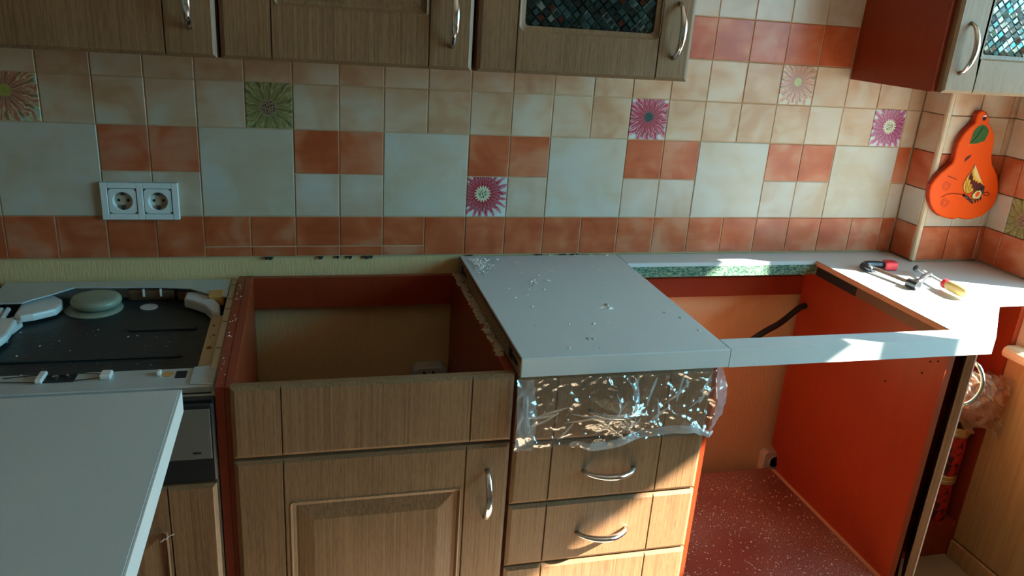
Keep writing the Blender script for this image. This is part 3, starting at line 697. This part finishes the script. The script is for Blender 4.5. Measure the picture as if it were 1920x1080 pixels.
# dark jagged band between the two yellows
decal('wing_band', [(2.2440, .2480), (2.2500, .2585), (2.2520, .2500), (2.2570, .2440), (2.2590, .2330), (2.2650, .2370), (2.2680, .2300), (2.2740, .2330), (2.2770, .2260), (2.2850, .2290), (2.3060, .2165), (2.2960, .2130), (2.2890, .2150), (2.2800, .2070), (2.2740, .2100), (2.2700, .2040), (2.2670, .2150), (2.2600, .2130), (2.2610, .2240), (2.2520, .2240), (2.2530, .2350), (2.2440, .2370)], 'maroon', -.1140)
for i, (xa, za, xb, zb) in enumerate(((2.2450, .2020, 2.2385, .2380), (2.2480, .2030, 2.2450, .2400), (2.2530, .2040, 2.2530, .2240), (2.2580, .2040, 2.2600, .2130))):
    MB().tube([(xa, -.1141, za), ((xa + xb) / 2 - .001, -.1142, (za + zb) / 2), (xb, -.1141, zb)], .0006, 5).build('wing_vein', 'maroon', pb)
lw_ = [(2.2690, .1960), (2.2780, .2060), (2.2882, .2125), (2.2999, .2106), (2.3012, .1956), (2.2943, .1835), (2.2727, .1833)]
decal('butterfly_wing', lw_, 'palewing', -.1132)
MB().tube([(x, -.1139, z) for x, z in lw_ + lw_[:1]], .0014, 5).build('wing_outline', 'blackplastic', pb)
decal('wing_spot', [(2.2800, .197), (2.2860, .2040), (2.2930, .2020), (2.2910, .1920), (2.2830, .188)], 'orange', -.1140)
decal('wing_patch', [(2.2780, .2060), (2.2882, .2135), (2.2960, .2180), (2.3050, .2110), (2.3040, .1990), (2.2985, .1900), (2.2990, .2010), (2.2930, .2080), (2.2860, .2070)], 'blackplastic', -.1141)
for i in range(7):
    t = i / 6; MB().lathe([(.0001, -.001), (.0042 - .002 * t, -.0005), (.0042 - .002 * t, .0005), (.0001, .001)], (0, 0, 0), 8)
pts_ = [(2.2409, .1940), (2.2480, .1920), (2.2560, .1870), (2.2650, .1815), (2.2740, .1760), (2.2790, .1715)]
MB().tube([(x, -.1138, z) for x, z in pts_], [.0045, .0030, .0042, .0028, .0036, .0016], 8).build('butterfly_body', 'blackplastic', pb)
for x, z in ((2.2850, .1765), (2.2930, .1790), (2.3000, .1840)):
    MB().tube([(x, -.1138, z + .004), (x + .002, -.1138, z - .004)], [.0026, .0008], 6).build('wing_tooth', 'blackplastic', pb)
MB().tube([(2.3038, -.1138, .1986), (2.3168, -.1138, .2033), (2.3255, -.1138, .1989), (2.3238, -.1138, .1935), (2.3089, -.1138, .1942)], .0010, 6).build('wing_tail', 'maroon', pb)
MB().tube(smooth_path([(2.2404, -.1136, .195), (2.2077, -.1136, .1977), (2.1873, -.1136, .1951), (2.1722, -.1136, .1869)], 4), .0008, 5).build('feeler', 'maroon', pb)
MB().tube(smooth_path([(2.1758, -.1136, .2445), (2.1871, -.1136, .2417), (2.2064, -.1136, .2361)], 4), .0009, 5).build('feeler', 'maroon', pb)
for cx, cz in ((2.1781, .2196), (2.1868, .1736)):
    MB().tube([(cx + (.003 + .011 * i / 36) * math.cos(i * .36), -.1133, cz + (.003 + .011 * i / 36) * math.sin(i * .36)) for i in range(37)], .0006, 5).build('scroll', 'darkline', pb)

# ------------------------------------------------------------------ screw clamp on the worktop
sc_ = thing('screw_clamp', 'screw clamp with red pad and wooden handle lying on the sunlit worktop', 'clamp', (2.0, -.24, 0))
m = MB(); zb = .012
MB().tube([(1.949, -.158, zb), (1.9555, -.200, zb), (1.9745, -.312, zb)], .0055, 8, flat=.55).build('bar', 'chrome', sc_)
MB().tube([(1.962, -.160, zb), (1.9665, -.200, zb), (1.983, -.308, zb)], .0022, 8).build('bar_groove', 'gunmetal', sc_)
MB().tube([(1.943, -.185, .010), (1.941, -.155, .011), (1.956, -.146, .012), (1.985, -.150, .013), (2.004, -.157, .013)], [.007, .0105, .010, .0095, .0085], 10).build('fixed_jaw', 'gunmetal', sc_, smooth=True)
MB().prism([(2.000, -.170), (2.006, -.142), (2.038, -.146), (2.034, -.174)], .001, .024).build('pad', 'redplastic', sc_, bevel=.003)
MB().tube([(1.968, -.290, .012), (1.974, -.318, .012)], .0115, 10).build('slide_collar', 'gunmetal', sc_)
MB().tube([(1.974, -.306, .013), (2.010, -.285, .014), (2.040, -.262, .015), (2.066, -.250, .016)], [.009, .008, .008, .009], 10).build('sliding_jaw', 'gunmetal', sc_, smooth=True)
pts = [(2.073 - .0235 * t, -.200 - .125 * t, .016) for t in [i / 40 for i in range(41)]]
MB().tube(pts, [.0048 if i % 2 else .0038 for i in range(41)], 10).build('spindle', 'steel', sc_)
MB().lathe([(.011, -.006), (.012, 0), (.008, .006)], (0, 0, 0), 14)
MB().tube([(2.0750, -.190, .014), (2.0735, -.199, .014)], .0085, 14).build('swivel_foot', 'gunmetal', sc_)
MB().tube([(2.0510, -.318, .017), (2.0496, -.328, .017)], [.0125, .0115], 14).build('ferrule', 'redplastic', sc_)
MB().tube([(2.0496, -.328, .017), (2.049, -.345, .018), (2.047, -.372, .018), (2.0455, -.394, .018), (2.0452, -.398, .018)], [.0105, .0135, .014, .0125, .008], 14).build('grip', 'handlewood', sc_, smooth=True)

# ------------------------------------------------------------------ tins
def tin(label, x, y, z):
    t = thing('tin_can', label, 'can', (x, y, z), 'red tins on the shelf')
    MB().lathe([(.0001, 0), (.034, 0), (.036, .003), (.036, .122), (.035, .125), (.0001, .125)], (x, y, z), 28).build('can_body', 'tin', t)
    MB().lathe([(.0001, .125), (.0355, .125), (.0375, .129), (.0375, .137), (.036, .139), (.0365, .141), (.0365, .150), (.034, .153), (.0001, .153)], (x, y, z), 28).build('lid', 'gold', t)
tin('lower red tin of the stack in the open shelf', 2.300, -.240, -.744)
tin('upper red tin with gold lid, on top of another tin in the open shelf', 2.301, -.241, -.5905)

# ------------------------------------------------------------------ plastic films
def nz(x, y, z): return noise.noise(Vector((x, y, z)))
def ridge(v): return (1 - abs(v)) ** 3
wrap = thing('plastic_wrap', 'clear crinkled plastic film taped over the top drawer, white hem hanging', 'plastic sheet', (1.1, -.61, -.19))
NX, NZ = 120, 60
def hem(u):
    pts = [(0, -.181), (.12, -.182), (.28, -.181), (.36, -.190), (.42, -.190), (.55, -.176), (.70, -.168), (.84, -.164), (.90, -.176), (.95, -.186), (1, -.180)]
    for (a, b), (c, d_) in zip(pts, pts[1:]):
        if a <= u <= c: t = (u - a) / (c - a); t = t * t * (3 - 2 * t); return b + (d_ - b) * t
    return -.18
m = MB(); vs = []
for j in range(NZ + 1):
    t = j / NZ
    for i in range(NX + 1):
        u = i / NX; x = .8845 + u * .424; z = -.0415 + (hem(u) + .0415) * t
        hd = math.exp(-((x - 1.086) / .055) ** 2) * math.exp(-((z + .118) / .028) ** 2)
        wv = .0050 * ridge(nz(x * 14 + z * 16, z * 9 - x * 5, 1.3) * 1.7) + .0042 * ridge(nz(x * 30 - z * 22, z * 26 + x * 10, 5.1) * 1.8) + .0025 * ridge(nz(x * 60, z * 45, 8.0) * 1.6)
        fan = .004 * ridge(math.sin(math.atan2(z + .118, x - 1.10) * 9 + nz(x * 20, z * 20, 3) * 2)) * math.exp(-((x - 1.10) / .10) ** 2)
        y = -.6035 - .030 * hd - wv - fan - .010 * t * t
        e0 = max(0, 1 - u / .10); y -= .014 * e0 * math.sin(t * PI)
        if x > 1.278:
            q = (x - 1.278); y += q * 1.1 - .012 * math.sin(t * PI); x = 1.278 + q * (1.0 + .55 * math.sin(t * PI)) 
        vs.append((x, y, z))
fs = []; mi = []
b = 0
for j in range(NZ):
    for i in range(NX):
        a = j * (NX + 1) + i; fs.append((a, a + 1, a + NX + 2, a + NX + 1)); u = i / NX
        mi.append(1 if (u < .10 - .05 * abs(j / NZ - .6) or u > .935) else 0)
m.add(vs, fs); m.m = mi
m.build('film', ['film', 'film_milk'], wrap, smooth=True, fix=False)
m = MB(); vs = []; fs = []
for i in range(81):
    u = .26 + .72 * i / 80; x = .8845 + u * .424; z = hem(u)
    yy = -.6165 - .006 * math.sin(u * 40) * .5 - .004 * math.sin(u * 17)
    if x > 1.278: q = x - 1.278; yy += q * .9; x = 1.278 + q * 1.05
    h = .013 * (1 - abs(2 * i / 80 - 1) ** 6) + .002
    vs += [(x, yy, z + h), (x, yy - .004, z + h * .45), (x, yy - .003, z - .001)]
for i in range(80):
    for r in (0, 1): a = i * 3 + r; fs.append((a, a + 1, a + 4, a + 3))
m.add(vs, fs); m.build('hem', 'film_hem', wrap, smooth=True, fix=False)

# film creases, their highlight streaks put in as slim milky slivers
def wrap_y(x, z):
    hd = math.exp(-((x - 1.086) / .055) ** 2) * math.exp(-((z + .118) / .028) ** 2)
    return -.6175 - .030 * hd
m = MB()
rs = random.Random(5)
def sliver(x0, z0, x1, z1, wd):
    n = 6; L_ = []; R_ = []
    dx, dz = x1 - x0, z1 - z0; l = math.hypot(dx, dz); px, pz = -dz / l, dx / l
    bend = rs.uniform(-.08, .08) * l
    for i in range(n + 1):
        t = i / n; s_ = math.sin(PI * t); x = x0 + dx * t + px * bend * s_; z = z0 + dz * t + pz * bend * s_
        x = min(max(x, .888), 1.277); z = min(max(z, -.172), -.0435)
        w_ = wd * s_ * (.6 + .4 * rs.random())
        y = wrap_y(x, z); L_.append((x + px * w_, y + .002, z + pz * w_)); R_.append((x - px * w_, y - .0035 * s_, z - pz * w_))
    m.add(L_ + R_, [(i, i + 1, n + 2 + i, n + 1 + i) for i in range(n)])
for i in range(13):      # fan above and below the handle
    a_ = rs.choice([rs.uniform(.9, 2.3), rs.uniform(3.5, 6.0)]); l = rs.uniform(.03, .09); cx = 1.09 + rs.uniform(-.04, .05)
    sliver(cx, -.110 + .012 * math.sin(a_), cx + l * math.cos(a_), -.112 + l * math.sin(a_), rs.uniform(.0006, .0026))
for i in range(9):      # long diagonals on the left half
    x = rs.uniform(.90, 1.08); l = rs.uniform(.04, .12); a_ = rs.uniform(.55, 1.0)
    sliver(x, -.17 + rs.uniform(0, .06), x + l * math.cos(a_), -.16 + l * math.sin(a_), rs.uniform(.0004, .0011))
for i in range(9):
    x = rs.uniform(1.14, 1.26); l = rs.uniform(.02, .07); a_ = rs.uniform(.5, 2.2); z = rs.uniform(-.15, -.07)
    sliver(x, z, x + l * math.cos(a_), z + l * math.sin(a_), rs.uniform(.0005, .0016))
for i in range(10):      # gathers at both ends
    x = .892 + .003 * i; sliver(x, -.175, .905 - .001 * i, -.07, rs.uniform(.0008, .002))
m.build('crease_streak', 'film_milk', wrap, smooth=True, fix=False)

bag = thing('plastic_bag', 'crumpled translucent plastic bag spilling from the open shelf beside oak cladding', 'bag', (2.27, -.31, -.386))
m = MB(); vs = []; fs = []; NB = 44
for j in range(NB + 1):
    t = j / NB
    for i in range(NB + 1):
        u = i / NB
        x = 2.170 + .175 * u - .03 * t * (1 - u) + .012 * nz(u * 5, t * 5, 2)
        top = -.235 - .04 * abs(u - .4); bot = -.372 - .075 * u * u + .015 * math.sin(u * 9)
        z = top + (bot - top) * t + .012 * nz(u * 6, t * 6, 9)
        y = -.305 - .035 * math.sin(PI * u) * math.sin(PI * t) - .022 * ridge(nz(u * 5, t * 4, 4) * 1.6) - .012 * ridge(nz(u * 11, t * 12, 7) * 1.7)
        vs.append((min(x, 2.350), y, z))
for j in range(NB):
    for i in range(NB): a = j * (NB + 1) + i; fs.append((a, a + 1, a + NB + 2, a + NB + 1))
m.add(vs, fs); m.build('bag_film', 'film_brown', bag, smooth=True, fix=False)
m = MB(); vs2 = [(min(x, 2.349), min(y + .05 + .02 * nz(x * 30, z * 30, 1), -.118), z * .9 - .035) for x, y, z in vs]
vs2 = [(x, y, max(z, -.384)) for x, y, z in vs2]
m.add(vs2, fs); m.build('bag_film', 'film_brown', bag, smooth=True, fix=False)

# ------------------------------------------------------------------ shavings and dust
def shavings(name, label, cat, mat, n, spot, smin, smax, loc, thick=.0015):
    m = MB()
    for _ in range(n):
        x, y, z = spot(); s = random.uniform(smin, smax); a = random.uniform(0, PI); c, d_ = math.cos(a) * s, math.sin(a) * s
        w_ = s * random.uniform(.25, .6); e_, f_ = -math.sin(a) * w_, math.cos(a) * w_; h = random.uniform(.3, 1) * min(s * .5, .004)
        m.add([(x - c - e_, y - d_ - f_, z), (x + c - e_, y + d_ - f_, z), (x + c * .6 + e_, y + d_ * .6 + f_, z + h * .4), (x - c + e_, y - d_ + f_, z), (x, y, z + h + thick * .3)],
              [(0, 1, 4), (1, 2, 4), (2, 3, 4), (3, 0, 4), (0, 3, 2, 1)])
    o = m.build(name, mat, loc=loc, fix=False); return tag(o, label, cat, kind='stuff')
def s_heap():
    if random.random() < .74:
        t = abs(random.gauss(0, .5)); return (.905 + abs(random.gauss(0, .018)) + .02 * t, -.022 - min(.13, abs(random.gauss(0, .05))), .0001)
    if random.random() < .35: return (random.uniform(1.06, 1.30), random.uniform(-.008, -.003), .0001)
    return (random.uniform(.91, 1.30), random.uniform(-.59, -.01), .0001)
shavings('wood_shavings', 'pale shavings and crumbs heaped at the back left corner of the worktop', 'shavings', 'dustwhite', 300, s_heap, .0012, .0055, (1.0, -.2, 0))
shavings('wood_shavings', 'few small pale chips scattered in the middle of the grey worktop', 'shavings', 'dustwhite', 14, lambda: random.choice([(1.02 + random.gauss(0, .02), -.20 + random.gauss(0, .02), .0001), (1.14 + random.gauss(0, .02), -.36 + random.gauss(0, .01), .0001), (1.05 + random.gauss(0, .02), -.53, .0001)]), .004, .009, (1.1, -.3, 0))
def s_strip():
    return (random.uniform(.8725, .8885), random.uniform(-.50, -.015), -.0398)
shavings('sawdust', 'brown sawdust lying along the cabinet edge left of the worktop', 'sawdust', 'sawdust', 420, s_strip, .002, .007, (.88, -.25, -.04), .004)
shavings('sawdust', 'white dust specks on the red filler panel top beside the dishwasher', 'sawdust', 'dustwhite', 34, lambda: (random.uniform(.372, .384), random.uniform(-.56, -.05), -.0409), .0008, .0025, (.378, -.3, -.041))
shavings('sawdust', 'sawdust specks scattered over the red floor of the bay', 'sawdust', 'dustwhite', 900, lambda: (random.uniform(1.31, 1.85), random.uniform(-.56, -.07), -.6599), .0008, .0028, (1.58, -.3, -.66))
shavings('wood_shavings', 'tiny crumbs on the black sound mat of the dishwasher', 'shavings', 'dustwhite', 40, lambda: (random.uniform(-.09, .31), random.uniform(-.47, -.2), -.0818), .001, .003, (.1, -.3, -.082))

o = MB().tube(smooth_path([(.270, -.6030, -.318), (.274, -.6075, -.313), (.277, -.6045, -.311), (.281, -.6095, -.309), (.284, -.6055, -.306), (.294, -.6080, -.301)], 5), [.0007 + .0008 * abs(math.sin(i * .9)) for i in range(26)], 5).build('wood_shaving', 'dustwhite', loc=(.282, -.603, -.310))
tag(o, 'small curled pale shaving stuck on the dishwasher oak door', 'shavings')
